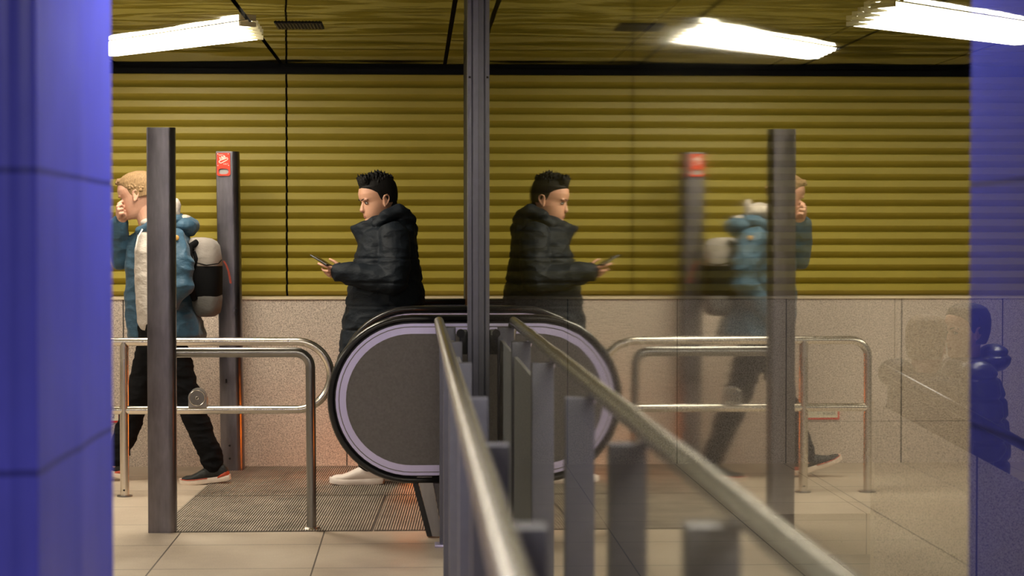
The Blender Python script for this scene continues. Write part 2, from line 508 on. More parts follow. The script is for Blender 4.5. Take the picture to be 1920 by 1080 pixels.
# ------------------------------------------------------------------ steel posts with rounded edge
def steel_post(xa, xb, y, w, h, lean=0, rr=.034):
    r = w/2
    d = w
    pts = []
    for k in range(9):
        a = -PI/2+PI/2*k/8; pts.append((xb-rr+rr*math.cos(a), y+rr+rr*math.sin(a)))
    for k in range(9):
        a = PI/2*k/8; pts.append((xb-rr+rr*math.cos(a), y+d-rr+rr*math.sin(a)))
    for (cx_, cy_, a0) in ((xa+.006, y+d-.006, PI/2), (xa+.006, y+.006, PI)):
        for k in range(4):
            a = a0+PI/2*k/3; pts.append((cx_+.006*math.cos(a), cy_+.006*math.sin(a)))
    b = bmesh.new()
    lo = [b.verts.new((px_, py_, 0)) for px_, py_ in pts]
    hi = [b.verts.new((px_+lean, py_, h)) for px_, py_ in pts]
    n = len(pts)
    for i in range(n): b.faces.new((lo[i], lo[(i+1) % n], hi[(i+1) % n], hi[i]))
    b.faces.new(hi); b.faces.new(lo[::-1])
    return b, pts
p1 = empty('steel_post', (-1.157, 9.16, 0), 'tall bare steel post in front of the walking man', 'post')
b, pts = steel_post(-1.221, -1.095, 9.11, .09, 1.842); link_mesh('shaft', b, M['post'], p1)
b = bmesh.new(); prism(b, [(x, y-.001 if y < 9.15 else y+.001, 1.8421) for x, y in pts], (0,0,.004)); link_mesh('cap', b, M['rail_dark'], p1)
p2 = empty('steel_post', (-1.06, 11.6, 0), 'dark steel post against the granite wall carrying a red emergency stop plate', 'post')
b, pts = steel_post(-1.125, -.992, 11.53, .10, 1.842, -.025, .048); link_mesh('shaft', b, M['post'], p2)
b = bmesh.new(); prism(b, [(x-.025, y, 1.8421) for x, y in pts], (0,0,.004)); link_mesh('cap', b, M['rail_dark'], p2)
# screws, lock slot and a red painted mark on its front
for zz in (.15, .075):
    b = bmesh.new(); bmesh.ops.create_cone(b, cap_ends=True, segments=12, radius1=.007, radius2=.005, depth=.005,
        matrix=Matrix.Translation((-1.075, 11.528, zz)) @ Matrix.Rotation(PI/2, 4, 'X'))
    link_mesh('screw', b, M['dark'], p2)
b = bmesh.new(); box(b, -1.098, -1.088, 11.526, 11.531, .512, .535); link_mesh('lock_slot', b, M['dark'], p2)
b = bmesh.new()
cv = [P(422, 489, 11.527), P(427, 497, 11.527), P(431, 509, 11.527), P(435, 531, 11.527)]
for i in range(3):
    a, c = cv[i], cv[i+1]
    w = .005 if i < 2 else .006
    v = [b.verts.new(q) for q in (a+Vector((-w,0,0)), a+Vector((w,0,0)), c+Vector((w,0,0)), c+Vector((-w,0,0)))]
    b.faces.new(v)
prism_geo = bmesh.ops.extrude_face_region(b, geom=list(b.faces))
for v in [g for g in prism_geo['geom'] if isinstance(g, bmesh.types.BMVert)]: v.co.y += .003
link_mesh('paint_mark', b, M['redpaint'], p2, smooth=False)

# emergency stop plate
def text_mesh(name, s, size, Mx, m, parent, th=.0006):
    cu = bpy.data.curves.new('t', 'FONT'); cu.body = s; cu.size = size; cu.extrude = th; cu.align_x = 'CENTER'; cu.align_y = 'CENTER'
    o = bpy.data.objects.new('t', cu); col.objects.link(o)
    dg = bpy.context.evaluated_depsgraph_get()
    me = bpy.data.meshes.new_from_object(o.evaluated_get(dg))
    bpy.data.objects.remove(o); bpy.data.curves.remove(cu)
    me.transform(Mx)
    return link_me(name, me, m, parent, False)
FACE = Matrix.Rotation(PI/2, 4, 'X')        # text facing -Y
py = 11.515
em = empty('emergency_stop_plate', (-1.107, 11.52, 1.74), 'red emergency stop plate with white escalator symbol and oval finger hole, on steel post', 'stop switch')
def R2(x, y): # px in the plate zoom -> world
    return P(400+x/18.0, 280+y/18.0, py)
outer = []
for (cx_, cy_, r_, a0) in ((600,160,20,-90), (560,840,70,0), (250,840,70,90), (190,160,15,180)):
    for k in range(7):
        a = math.radians(a0+90*k/6); outer.append((cx_+r_*math.cos(a), cy_+r_*math.sin(a)))
hole = []
for k in range(28):
    a = 2*PI*k/28; ca, sa = math.cos(a), math.sin(a)
    hole.append((400+165*math.copysign(abs(ca)**.6, ca), 760+95*math.copysign(abs(sa)**.8, sa)))
b = bmesh.new()
def ringface(b, outer, hole, y0, y1):
    ov = [b.verts.new(Vector((R2(*p).x, y0, R2(*p).z))) for p in outer]
    hv = [b.verts.new(Vector((R2(*p).x, y0, R2(*p).z))) for p in hole]
    es = [b.edges.new((ov[i], ov[(i+1) % len(ov)])) for i in range(len(ov))]+[b.edges.new((hv[i], hv[(i+1) % len(hv)])) for i in range(len(hv))]
    g = bmesh.ops.triangle_fill(b, edges=es, use_beauty=True)
    fs = [f for f in g['geom'] if isinstance(f, bmesh.types.BMFace)]
    ex = bmesh.ops.extrude_face_region(b, geom=fs)
    for v in [q for q in ex['geom'] if isinstance(q, bmesh.types.BMVert)]: v.co.y = y1
ringface(b, outer, hole, 11.512, 11.529)
link_mesh('plate', b, M['red'], em, smooth=False)
b = bmesh.new(); prism(b, [Vector((R2(*p).x, 11.527, R2(*p).z)) for p in hole], (0,.002,0)); link_mesh('pull_recess', b, M['base_steel'], em, smooth=False)
b = bmesh.new()
def stroke(b, pts, w, y=11.5105):
    for (x0_, y0_), (x1_, y1_) in zip(pts, pts[1:]):
        a = R2(x0_, y0_); c = R2(x1_, y1_); a.y = c.y = y
        t = (c-a).normalized(); nrm = Vector((-t.z, 0, t.x))*w
        prism(b, [a-nrm-t*w*.4, a+nrm-t*w*.4, c+nrm+t*w*.4, c-nrm+t*w*.4], (0,.0022,0))
stroke(b, [(290,480),(250,440),(275,400),(480,330),(520,300),(550,340),(520,380),(330,480),(290,480)], .0022)
for (x_, y_, xx, yy) in ((280,290,300,380), (340,260,350,370), (350,260,400,340), (410,230,420,330), (420,230,480,320)): stroke(b, [(x_, y_), (xx, yy)], .0026)
link_mesh('escalator_symbol', b, M['white'], em, smooth=False)
c1 = R2(320, 215); c2 = R2(480, 515)
text_mesh('lettering', 'NOT', .012, Matrix.Translation((c1.x, 11.511, c1.z)) @ FACE, M['white'], em)
text_mesh('lettering', 'HALT', .0115, Matrix.Translation((c2.x, 11.511, c2.z)) @ FACE, M['white'], em)
for q in ((212,180),(560,175),(215,565),(570,560)):
    c = R2(*q); b = bmesh.new(); bmesh.ops.create_cone(b, cap_ends=True, segments=12, radius1=.003, radius2=.002, depth=.003,
        matrix=Matrix.Translation((c.x, 11.511, c.z)) @ Matrix.Rotation(PI/2, 4, 'X'))
    link_mesh('rivet', b, M['white'], em)

# wall placard low on the granite
pl = empty('wall_placard', (-1.87, 11.79, .315), 'small cream placard with a red border low on the granite wall, behind the tube railing', 'sign')
b = bmesh.new(); box(b, -2.0, -1.738, 11.790, 11.799, .262, .345); bevel_all(b, .002, 1); link_mesh('border', b, M['red'], pl)
b = bmesh.new(); box(b, -1.988, -1.750, 11.787, 11.791, .274, .336); link_mesh('face', b, M['cream'], pl, smooth=False)
text_mesh('lettering', 'Ebene -1', .032, Matrix.Translation((-1.918, 11.7865, .301)) @ FACE, M['ink'], pl)
text_mesh('lettering', '-2', .036, Matrix.Translation((-1.785, 11.7865, .300)) @ FACE, M['ink'], pl)

# ------------------------------------------------------------------ tube railings
ra = empty('tube_railing', (-1.517, 10.43, 0), 'polished steel two-rail barrier, its right end bent into a loop beside the escalator', 'railing')
YA = 10.43
zt, zl = .806, .450
xr_ = (628-780)*YA/F
b = bmesh.new()
rad = (zt-zl)/2-.0001
loop = [(-1.86, YA, .0), (-1.86, YA, zt), (xr_-.022+.0, YA, zt), (xr_-.022, YA, zl), (-1.86, YA, zl)]
pts = fillet(loop[:4]+[loop[4]], {1:.09, 2:rad, 3:rad}, 14)
tube(b, pts, .0215, 24)
link_mesh('looped_rail', b, M['rail'], ra)
b = bmesh.new(); tube(b, [(-1.517, YA, 0), (-1.517, YA, zt)], .0235, 24); lg = link_mesh('leg', b, M['rail'], ra)
b = bmesh.new(); tube(b, [(-1.517, YA, 0), (-1.517, YA, .006)], .040, 24); link_mesh('foot_flange', b, M['rail_dark'], lg)
b = bmesh.new(); bmesh.ops.create_cone(b, cap_ends=True, segments=12, radius1=.006, radius2=.004, depth=.004, matrix=Matrix.Translation((-1.517, YA-.024, .035)) @ Matrix.Rotation(PI/2, 4, 'X')); link_mesh('screw', b, M['dark'], lg)
b = bmesh.new(); tube(b, [(-1.86, YA, 0), (-1.86, YA, .008)], .046, 24); link_mesh('foot_flange', b, M['rail_dark'], ra)
rb = empty('tube_railing', (-.485, 9.19, 0), 'darker steel tube rail from the near post bending down to the floor', 'railing')
b = bmesh.new(); pts = fillet([(-1.10, 9.19, .818), (-.487, 9.19, .818), (-.482, 9.19, .0)], .07, 10); tube(b, pts, .0225, 24)
link_mesh('bent_rail', b, M['rail_dark'], rb)
b = bmesh.new(); tube(b, [(-.482, 9.19, 0), (-.482, 9.19, .014)], [.044, .036], 24); link_mesh('foot_flange', b, M['rail'], rb)

# round sensor on the lower rail
c = P(373.5, 743.5, YA)
se = empty('round_sensor', (c.x, YA, zl), 'round grey metal disc sensor clamped on the lower rail of the barrier', 'sensor')
b = bmesh.new(); tube(b, [(c.x, YA-.035, c.z), (c.x-.004, YA+.05, c.z)], .047, 40); 
box(b, c.x-.047, c.x+.047, YA-.030, YA+.05, zl+.014, c.z)
link_mesh('housing', b, M['base_steel'], se, sharp=30)
b = bmesh.new(); tube(b, [(c.x, YA-.041, c.z), (c.x, YA-.034, c.z)], .043, 40); link_mesh('face', b, M['rail_dark'], se, sharp=30)
b = bmesh.new(); ring = [(c.x+.040*math.cos(2*PI*k/40), YA-.041, c.z+.040*math.sin(2*PI*k/40)) for k in range(40)]
tube(b, ring, .0022, 8, closed=True); link_mesh('rim', b, M['rail'], se)
b = bmesh.new(); ring = [(c.x+.007*math.cos(2*PI*k/20), YA-.042, c.z+.007*math.sin(2*PI*k/20)) for k in range(20)]
tube(b, ring, .002, 8, closed=True); link_mesh('centre_ring', b, M['rail'], se)
b = bmesh.new(); tube(b, [(c.x, YA-.044, c.z), (c.x, YA-.040, c.z)], .004, 16); link_mesh('centre_pin', b, M['dark'], se)

# ------------------------------------------------------------------ ribbed landing mats
def mat_thing(label, x0f, x1, y0, y1, frame_gap=.012):
    """ribs run nearly along Y, turned by two degrees like the escalator"""
    k = .035
    root = empty('ribbed_mat', ((x0f+x1)/2, (y0+y1)/2, 0), label, 'floor mat', 'ribbed mats at the escalator landing')
    b = bmesh.new(); prism(b, [(x0f+k*(y0-9.1), y0, .0005), (x1+k*(y0-9.1), y0, .0005), (x1+k*(y1-9.1), y1, .0005), (x0f+k*(y1-9.1), y1, .0005)], (0,0,.002))
    link_mesh('bed', b, M['mat_base'], root, smooth=False)
    b = bmesh.new(); x = x0f+.006
    while x < x1-.006:
        xa = x+k*(y0+.006-9.1); xb = x+k*(y1-.006-9.1); w = .0066
        prism(b, [(xa, y0+.006, .0025), (xa+w, y0+.006, .0025), (xb+w, y1-.006, .0025), (xb, y1-.006, .0025)], (0,0,.0035))
        x += .0122
    link_mesh('ribs', b, M['mat_rib'], root, smooth=False)
mat_thing('ribbed metal mat reaching the granite wall, under the feet of both men', -1.20, .118, 10.39, 11.76)
mat_thing('ribbed metal mat panel behind the near post and the bent rail leg', -1.20, -.20, 9.12, 10.375)
mat_thing('small ribbed metal mat panel under the escalator newel', -.195, .10, 9.12, 10.375)

# ------------------------------------------------------------------ escalators
def stadium(cx_, cz, r, xe, n=28):
    pts = [(xe, cz+r)]
    for k in range(n+1):
        a = PI/2+PI*k/n; pts.append((cx_+r*math.cos(a), cz+r*math.sin(a)))
    pts.append((xe, cz-r)); return pts
def ringband(b, cx_, cz, r0, r1, xe, y0, y1):
    A = stadium(cx_, cz, r1, xe); B = stadium(cx_, cz, r0, xe)
    n = len(A)
    v = [[b.verts.new((p[0], y, p[1])) for p in S] for S in (A, B) for y in (y0, y1)]
    o0, o1, i0, i1 = v
    for i in range(n-1):
        b.faces.new((o0[i], o0[i+1], i0[i+1], i0[i])); b.faces.new((o1[i+1], o1[i], i1[i], i1[i+1]))
        b.faces.new((o0[i+1], o0[i], o1[i], o1[i+1])); b.faces.new((i0[i], i0[i+1], i1[i+1], i1[i]))
    for i in (0, n-1): b.faces.new((o0[i], i0[i], i1[i], o1[i]))
CX, CZ, XE = -.019, .622, .280
def balustrade(root, y, th=.035, face=True):
    b = bmesh.new(); S = stadium(CX, CZ, .334, XE)
    prism(b, [(p[0], y-th, p[1]) for p in S], (0, 2*th, 0))
    ba = link_mesh('balustrade', b, M['panel'], root, sharp=30)
    for s in (-1, 1):
        b = bmesh.new(); ringband(b, CX, CZ, .294, .323, XE, y+s*th-.004, y+s*th+.004); link_mesh('trim_band', b, M['band'], ba, sharp=30)
        b = bmesh.new(); ringband(b, CX, CZ, .327, .340, XE, y+s*th-.003, y+s*th+.003); link_mesh('trim_band', b, M['band'], ba, sharp=30)
    b = bmesh.new(); ringband(b, CX, CZ, .333, .348, XE, y-.018, y+.018); link_mesh('handrail_guide', b, M['groove'], ba, sharp=30)
    b = bmesh.new(); S = stadium(CX, CZ, .362, XE)
    tube(b, [(p[0], y, p[1]) for p in S], .040, 20, ry=.0155, up=None) if False else None
    # flat oval rubber handrail
    prev = None; rings = []
    for i, p in enumerate(S):
        q0 = S[max(i-1, 0)]; q1 = S[min(i+1, len(S)-1)]
        t = Vector((q1[0]-q0[0], 0, q1[1]-q0[1])).normalized(); nr = Vector((t.z, 0, -t.x))
        rg = []
        for k in range(20):
            a = 2*PI*k/20; ca, sa = math.cos(a), math.sin(a)
            rg.append(b.verts.new(Vector((p[0], y, p[1]))+nr*(.0165*math.copysign(abs(ca)**.7, ca))+Vector((0, .040*math.copysign(abs(sa)**.8, sa), 0))))
        rings.append(rg)
    for A, B in zip(rings, rings[1:]):
        for k in range(20): b.faces.new((A[k], A[(k+1) % 20], B[(k+1) % 20], B[k]))
    b.faces.new(rings[0]); b.faces.new(rings[-1][::-1])
    link_mesh('handrail', b, M['rubber'], root, sharp=0)
    return ba
e1 = empty('escalator', (-.02, 8.9, 0), 'nearer escalator with rounded grey newel end and black rubber handrail', 'escalator')
for y in (8.93, 10.17): balustrade(e1, y)
# inclined support under the newel and the cladding
b = bmesh.new(); prism(b, [(-.024, 8.905, .275), (.000, 8.905, .275), (.072, 8.905, .006), (.048, 8.905, .006)], (0, .05, 0)); link_mesh('support_strut', b, M['rubber'], e1, smooth=False)
b = bmesh.new(); prism(b, [(.004, 8.900, .275), (.070, 8.900, .275), (.115, 8.900, .006), (.072, 8.900, .006)], (0, .04, 0)); link_mesh('strut_cover', b, M['base_steel'], e1, smooth=False)
b = bmesh.new(); prism(b, [(.066, 8.915, .300), (.280, 8.915, .300), (.280, 8.915, .006), (.118, 8.915, .006)], (0, .05, 0)); link_mesh('side_cladding', b, M['panel'], e1, smooth=False)
b = bmesh.new(); box(b, .12, .28, 8.98, 10.12, .006, .03)
for k in range(60):
    y = 8.985+k*.019; box(b, .13, .28, y, y+.009, .03, .038)
link_mesh('step_band', b, M['rail_dark'], e1, smooth=False)
b = bmesh.new(); box(b, .20, .279, 8.968, 8.985, .30, .46); link_mesh('skirt_light', b, M['orange_dim'], e1, smooth=False)
b = bmesh.new(); box(b, -.052, -.040, 11.30, 11.376, .05, .55); 
e2 = empty('escalator', (-.02, 11.4, 0), 'farther escalator, only its black handrail seen behind the man in the coat', 'escalator')
link_mesh('skirt_light', b, M['orange'], e2, smooth=False)
balustrade(e2, 11.42)
b = bmesh.new(); box(b, .12, .28, 10.25, 11.36, .006, .03)
for k in range(58):
    y = 10.255+k*.019; box(b, .13, .28, y, y+.009, .03, .038)
link_mesh('step_band', b, M['rail_dark'], e2, smooth=False)

# ------------------------------------------------------------------ ceiling lights
def lamp(p_near_r, p_far_r, p_near_l, p_far_l, label, z=2.343, mt='tube', n=5, group='slanted tube lights on the ceiling'):
    a, c, d, e = [Vector((*q, 0)) for q in (p_near_r, p_far_r, p_near_l, p_far_l)]
    cen = (a+c+d+e)/4
    root = empty('ceiling_light', (cen.x, cen.y, CH), label, 'ceiling light', group)
    b = bmesh.new()
    prism(b, [(q.x, q.y, z+.020) for q in (a, c, e, d)], (0,0,.0015)); link_mesh('tray', b, M['lampframe'], root, smooth=False)
    for k in range(n):
        s = (k+.5)/n
        p0 = a.lerp(c, s); p1 = d.lerp(e, s)
        u = (p1-p0).normalized()
        b = bmesh.new(); q0 = p0+u*.02; q1 = p1-u*.02
        w = Vector((-u.y, u.x, 0))*((c-a).length/n*.47*abs(Vector((-u.y,u.x,0)).dot((c-a).normalized())))
        # prismatic diffuser of one tube
        for (qa, qb) in ((q0, q1),):
            prism(b, [qa-w+Vector((0,0,z+.018)), qa-w*.8+Vector((0,0,z)), qa+w*.8+Vector((0,0,z)), qa+w+Vector((0,0,z+.018))], qb-qa)
        link_mesh('tube', b, M[mt], root, smooth=False)
        b = bmesh.new()
        prism(b, [q0-w*1.03+Vector((0,0,z+.020)), q0-w*1.03+Vector((0,0,z-.002)), q0+w*1.03+Vector((0,0,z-.002)), q0+w*1.03+Vector((0,0,z+.020))], -u*.018)
        link_mesh('end_cap', b, M['lampframe'], root, smooth=False)
L1 = ((-.784,9.38), (-.800,10.12), (-1.69,10.55), (-1.69,11.08))
lamp(*L1, 'bright slanted ceiling light of five tubes above the walking man')
def shifted(dx, dy): return [(x+dx, y+dy) for x, y in L1]
for (dx, dy) in ((-2.3,-.3), (-2.0,-2.9), (-.6,-6.4), (.3,-9.6), (1.0,-5.9)):  # added lamps out of view, brightening the hall and the blue pillar
    lamp(*shifted(dx, dy), 'added slanted ceiling light, out of view, brightening the hall', group='added ceiling lights, out of view, brightening the hall')
# lamp on the other side of the glass
lamp((2.006,8.46), (2.07,9.36), (3.06,9.45), (3.15,10.25), 'slanted ceiling light beyond the glass at the top right corner', mt='dimtube')

# vent in the ceiling
ve = empty('ceiling_vent', (-.555, 9.62, CH), 'narrow dark ventilation slot in the shiny ceiling', 'vent')
b = bmesh.new(); box(b, -.67, -.445, 9.48, 9.76, CH-.004, CH-.001); link_mesh('backing', b, M['dark'], ve, smooth=False)
b = bmesh.new()
for k in range(14):
    x = -.665+k*.016; box(b, x, x+.005, 9.485, 9.755, CH-.008, CH-.004)
link_mesh('slats', b, M['groove'], ve, smooth=False)

# ------------------------------------------------------------------ glazed blue pillar in front, left
bp_ = empty('tiled_pillar', (-.76, 3.67, 0), 'blue glazed tile pillar at the left edge, close and out of focus', 'pillar')
edge = [(-.483, 3.30)]
prof = []
def bulge(x0_, y0_, x1_, y1_, h_, n=10):
    a = Vector((x0_, y0_)); c = Vector((x1_, y1_)); d = c-a; nn = Vector((d.y, -d.x)).normalized()
    return [a+d*(k/n)+nn*h_*math.sin(PI*k/n)**.55 for k in range(n)]
segs = [(-.614,4.06,-.614,3.70), (-.614,3.69,-.614,3.32), (-.618,3.285,-.662,3.28), (-.666,3.28,-.78,3.28), (-.784,3.28,-.90,3.28)]
for s_ in segs: prof += bulge(*s_, .006)
prof += [Vector((-.905, 3.29)), Vector((-.905, 4.07)), Vector((-.64, 4.075))]
b = bmesh.new()
lo = [b.verts.new((p.x, p.y, 0)) for p in prof]; hi = [b.verts.new((p.x, p.y, CH-.001)) for p in prof]
n = len(lo)
for i in range(n): b.faces.new((lo[i], lo[(i+1) % n], hi[(i+1) % n], hi[i]))
b.faces.new(hi); b.faces.new(lo[::-1])
link_mesh('tile_cladding', b, M['blue'], bp_, sharp=50)
b = bmesh.new(); box(b, -.89, -.63, 3.30, 4.05, .0, .05); link_mesh('plinth', b, M['base_steel'], bp_, smooth=False)

# ------------------------------------------------------------------ people
def head_frame(origin, yaw, pitch, roll=0, scale=1.0):
    """local +x is where the face points; yaw 0 faces -X, positive turns to the camera; pitch positive looks down"""
    R = Matrix.Rotation(PI+math.radians(yaw), 4, 'Z') @ Matrix.Rotation(math.radians(pitch), 4, 'Y') @ Matrix.Rotation(math.radians(roll), 4, 'X')
    return Matrix.Translation(origin) @ R @ Matrix.Diagonal((scale, scale, scale, 1))
HP = [(-.118,.050,-.010,.020), (-.108,.082,-.02,.036), (-.095,.088,-.035,.046), (-.080,.083,-.05,.053), (-.066,.088,-.062,.057), (-.052,.089,-.075,.061),
      (-.035,.087,-.086,.066), (-.015,.083,-.094,.071), (.002,.081,-.100,.073), (.014,.088,-.103,.074), (.026,.096,-.105,.0755), (.05,.098,-.106,.077),
      (.075,.090,-.101,.074), (.098,.070,-.085,.063), (.113,.042,-.058,.045), (.121,.012,-.025,.020)]
def add_head(bm, H, nose=1.0):
    rings = []
    for z, f, bk, w in HP:
        rings.append(((( f+bk)/2, 0, z), ((f-bk)/2, 0, 0), (0, w, 0)))
    loft(bm, rings, 32, 2.25, H)
    # nose
    loft(bm, [((.078,0,.012), (.008,0,0), (0,.007,0)), ((.086,0,-.004), (.012*nose,0,0), (0,.008,0)), ((.092,0,-.022), (.017*nose,0,0), (0,.012,0)),
              ((.094,0,-.034), (.021*nose,0,0), (0,.0165,0)), ((.090,0,-.044), (.017*nose,0,0), (0,.014,0)), ((.084,0,-.048), (.008,0,0), (0,.008,0))], 16, 2, H)
    ball(bm, (.074, 0, -.062), (.016,.023,.006), 16, 8, H); ball(bm, (.073, 0, -.073), (.016,.020,.006), 16, 8, H)
    ball(bm, (.072, 0, -.100), (.018,.020,.015), 16, 8, H)
    for s in (-1, 1):
        ball(bm, (.076, s*.030, .020), (.016,.022,.008), 16, 8, H)
        # ear
        E = H @ Matrix.Translation((-.006, s*.0755, .0)) @ Matrix.Rotation(s*math.radians(18), 4, 'Z') @ Matrix.Rotation(math.radians(-8), 4, 'Y')
        ball(bm, (-.010, s*.001, .000), (.016,.005,.029), 14, 8, E)
        cpath = [(.004,0,.010), (.000,s*.006,.024), (-.014,s*.009,.030), (-.026,s*.009,.022), (-.027,s*.008,.006), (-.020,s*.007,-.010), (-.010,s*.005,-.024), (-.001,s*.003,-.028), (.002,s*.001,-.016)]
        tube(bm, [E @ Vector(q) for q in cpath], .0042, 8)
        ball(bm, (-.002, s*.002, -.026), (.006,.005,.009), 10, 6, E)
def face_parts(root, H, hairmat, lookdown=0):
    for s in (-1, 1):
        b = bmesh.new(); ball(b, (.0745, s*.031, .000), (.0085,.0135,.0058), 20, 12, H)
        ey = link_mesh('eye', b, M['eyewhite'], root, sharp=0)
        b = bmesh.new(); ball(b, (.0800, s*.030, -.0005), (.0042,.0085,.0056), 16, 10, H)
        link_mesh('iris', b, M['iris'], ey, sharp=0)
        b = bmesh.new(); tube(b, [H @ Vector(q) for q in ((.0775, s*.015, .001), (.0835, s*.025, .0062), (.0825, s*.035, .0066), (.0735, s*.047, .0015))], [.0012,.0021,.0023,.0012], 8)
        link_mesh('eyelashes', b, M['iris'], ey, sharp=0)
        b = bmesh.new(); tube(b, [H @ Vector(q) for q in ((.0945, s*.014, .0165), (.0935, s*.027, .0225), (.0875, s*.038, .0235), (.073, s*.053, .0190))], [.0016,.0028,.0026,.0014], 8)
        link_mesh('eyebrow', b, hairmat, root, sharp=0)
    b = bmesh.new(); tube(b, [H @ Vector(q) for q in ((.074,-.024,-.0675), (.086,-.011,-.0655), (.0895,0,-.0665), (.086,.011,-.0655), (.074,.024,-.0675))], [.0012,.0030,.0034,.0030,.0012], 8)
    tube(b, [H @ Vector(q) for q in ((.074,-.022,-.0685), (.085,-.010,-.0725), (.0880,0,-.0732), (.085,.010,-.0725), (.074,.022,-.0685))], [.0012,.0032,.0038,.0032,.0012], 8)
    link_mesh('lips', b, M['lip'], root, sharp=0)

def hand_points(bm, wrist, palm_c, palm_r, fingers, fr=.0082):
    limb(bm, [wrist, palm_c], [.027, .026])
    ball(bm, palm_c, palm_r)
    for pts in fingers:
        n = len(pts); limb(bm, pts, [fr*(1.12-.30*i/max(1, n-1)) for i in range(n)], 10)

def core(bm, J):
    """continuous body from joints; worn clothes cover most of it"""
    limb(bm, [J['pelvis'], J['belly'], J['chest']], [.12, .112, .125], 20)
    limb(bm, [J['sh_n'], J['chest']], [.055, .10]); limb(bm, [J['sh_f'], J['chest']], [.055, .10])
    limb(bm, [J['chest'], J['neck'], J['skull']], [.10, .056, .054], 20)
    for s in ('n', 'f'):
        limb(bm, [J['sh_'+s], J['el_'+s], J['wr_'+s]], [.050, .038, .026])
        limb(bm, [J['pelvis'], J['hip_'+s], J['kn_'+s], J['an_'+s]], [.10, .082, .055, .038])
        f = J['toe_'+s]; a = J['an_'+s]
        limb(bm, [a, a.lerp(f, .18)+Vector((0,0,-.03)), a.lerp(f, .45)+Vector((0,0,-.022))], [.028, .018, .010])
def shoe(root, ankle_ground, heading, pitch, up_m, sole_m, L=1.0, accent=None, stripe=None, tread=None):
    """local +x toe; ankle_ground: point on the sole under the ankle"""
    H = Matrix.Translation(ankle_ground) @ Matrix.Rotation(PI+math.radians(heading), 4, 'Z') @ Matrix.Rotation(math.radians(pitch), 4, 'Y') @ Matrix.Diagonal((L, L, L, 1))
    st = [(-.078,.018,.026,.060), (-.072,.028,.022,.078), (-.055,.035,.020,.098), (-.025,.037,.020,.106), (.005,.037,.020,.104), (.035,.039,.020,.099), (.07,.043,.020,.084),
          (.105,.047,.020,.067), (.14,.047,.020,.054), (.17,.042,.020,.054), (.192,.031,.021,.047), (.203,.012,.024,.033)]
    b = bmesh.new()
    loft(b, [((x, 0, (z0_+h)/2), (0, w, 0), (0, 0, (h-z0_)/2)) for x, w, z0_, h in st], 24, 2.6, H)
    bmesh.ops.subdivide_edges(b, edges=[], cuts=1)
    sh = link_mesh('shoe', b, up_m, root, sharp=0)
    ol = [(-.086,.014), (-.080,.027), (-.06,.036), (-.02,.037), (.03,.038), (.08,.046), (.12,.050), (.16,.048), (.188,.036), (.205,.020), (.211,.006)]
    out = [(x, w) for x, w in ol]+[(x, -w) for x, w in ol[::-1]]
    def lift(x): return .012*max(0, (x-.12)/.09)**2+.006*max(0, (-x-.05)/.036)
    b = bmesh.new()
    levels = [(.000, .92), (.004, .985), (.018, 1.0), (.027, .985), (.031, .93)]
    R = []
    for z, k in levels:
        R.append([b.verts.new(H @ Vector((.06+(x-.06)*(.985+.015*k), y*k, z+lift(x)))) for x, y in out])
    n = len(out)
    for A, B in zip(R, R[1:]):
        for i in range(n): b.faces.new((A[i], A[(i+1) % n], B[(i+1) % n], B[i]))
    b.faces.new(R[0][::-1]); b.faces.new(R[-1])
    so = link_mesh('sole', b, sole_m, sh, sharp=35)
    if tread:
        b = bmesh.new(); loft(b, [((-.078,0,.012), (0,.030,0), (0,0,.012)), ((-.088,0,.013), (0,.016,0), (0,0,.011))], 16, 2.5, H); link_mesh('heel_patch', b, tread, sh)
    if accent:
        b = bmesh.new()
        loft(b, [((x, 0, (z0_+h)/2), (0, w+.0016, 0), (0, 0, (h-z0_)/2+.0016)) for x, w, z0_, h in
                 [(-.0795,.016,.024,.052), (-.073,.0285,.022,.066), (-.055,.0355,.021,.064), (-.035,.037,.021,.050), (-.012,.037,.021,.032)]], 24, 2.6, H)
        link_mesh('heel_counter', b, accent, sh, sharp=0)
    if stripe:
        b = bmesh.new()
        for s in (-1, 1):
            tube(b, [H @ Vector((x, s*w, .030+lift(x))) for x, w in ((.045,.0425), (.08,.0475), (.12,.0510), (.16,.0490), (.188,.037), (.204,.021))], .0022, 8)
        link_mesh('foxing_stripe', b, stripe, sh, sharp=0)
    b = bmesh.new()
    for k in range(5):
        x = .035+k*.017; w = .022; z = .104-.0125*k-.004
        tube(b, [H @ Vector((x, -w, z-.010)), H @ Vector((x+.002, -w*.4, z-.001)), H @ Vector((x+.003, w*.4, z-.001)), H @ Vector((x, w, z-.010))], .0022, 8)
    link_mesh('laces', b, up_m, sh, sharp=0)
    return sh

def hair_cap(b, H, shift=0, low=-.035, grow=.010, top=.012, back=.012):
    """close cap over skull: a little larger than the skull, front edge held behind the hairline"""
    line = [(-.12,.0), (-.035,.014), (-.01,.036), (.01,.056), (.035,.072), (.07,.082), (.082,.088), (.13,.088)]
    rings = []
    for z, f, bk, w in HP:
        if z < low: continue
        for (za, xa), (zb, xb) in zip(line, line[1:]):
            if za <= z <= zb: ff = xa+(xb-xa)*(z-za)/(zb-za)+shift
        if z > .08: ff = f+grow*.4-.004
        rings.append((((ff+bk-back)/2, 0, z+(top if z > .09 else top*max(0, (z-.02))/.07)), ((ff-bk+back)/2, 0, 0), (0, w+grow*.55, 0)))
    loft(b, rings, 36, 2.55, H)

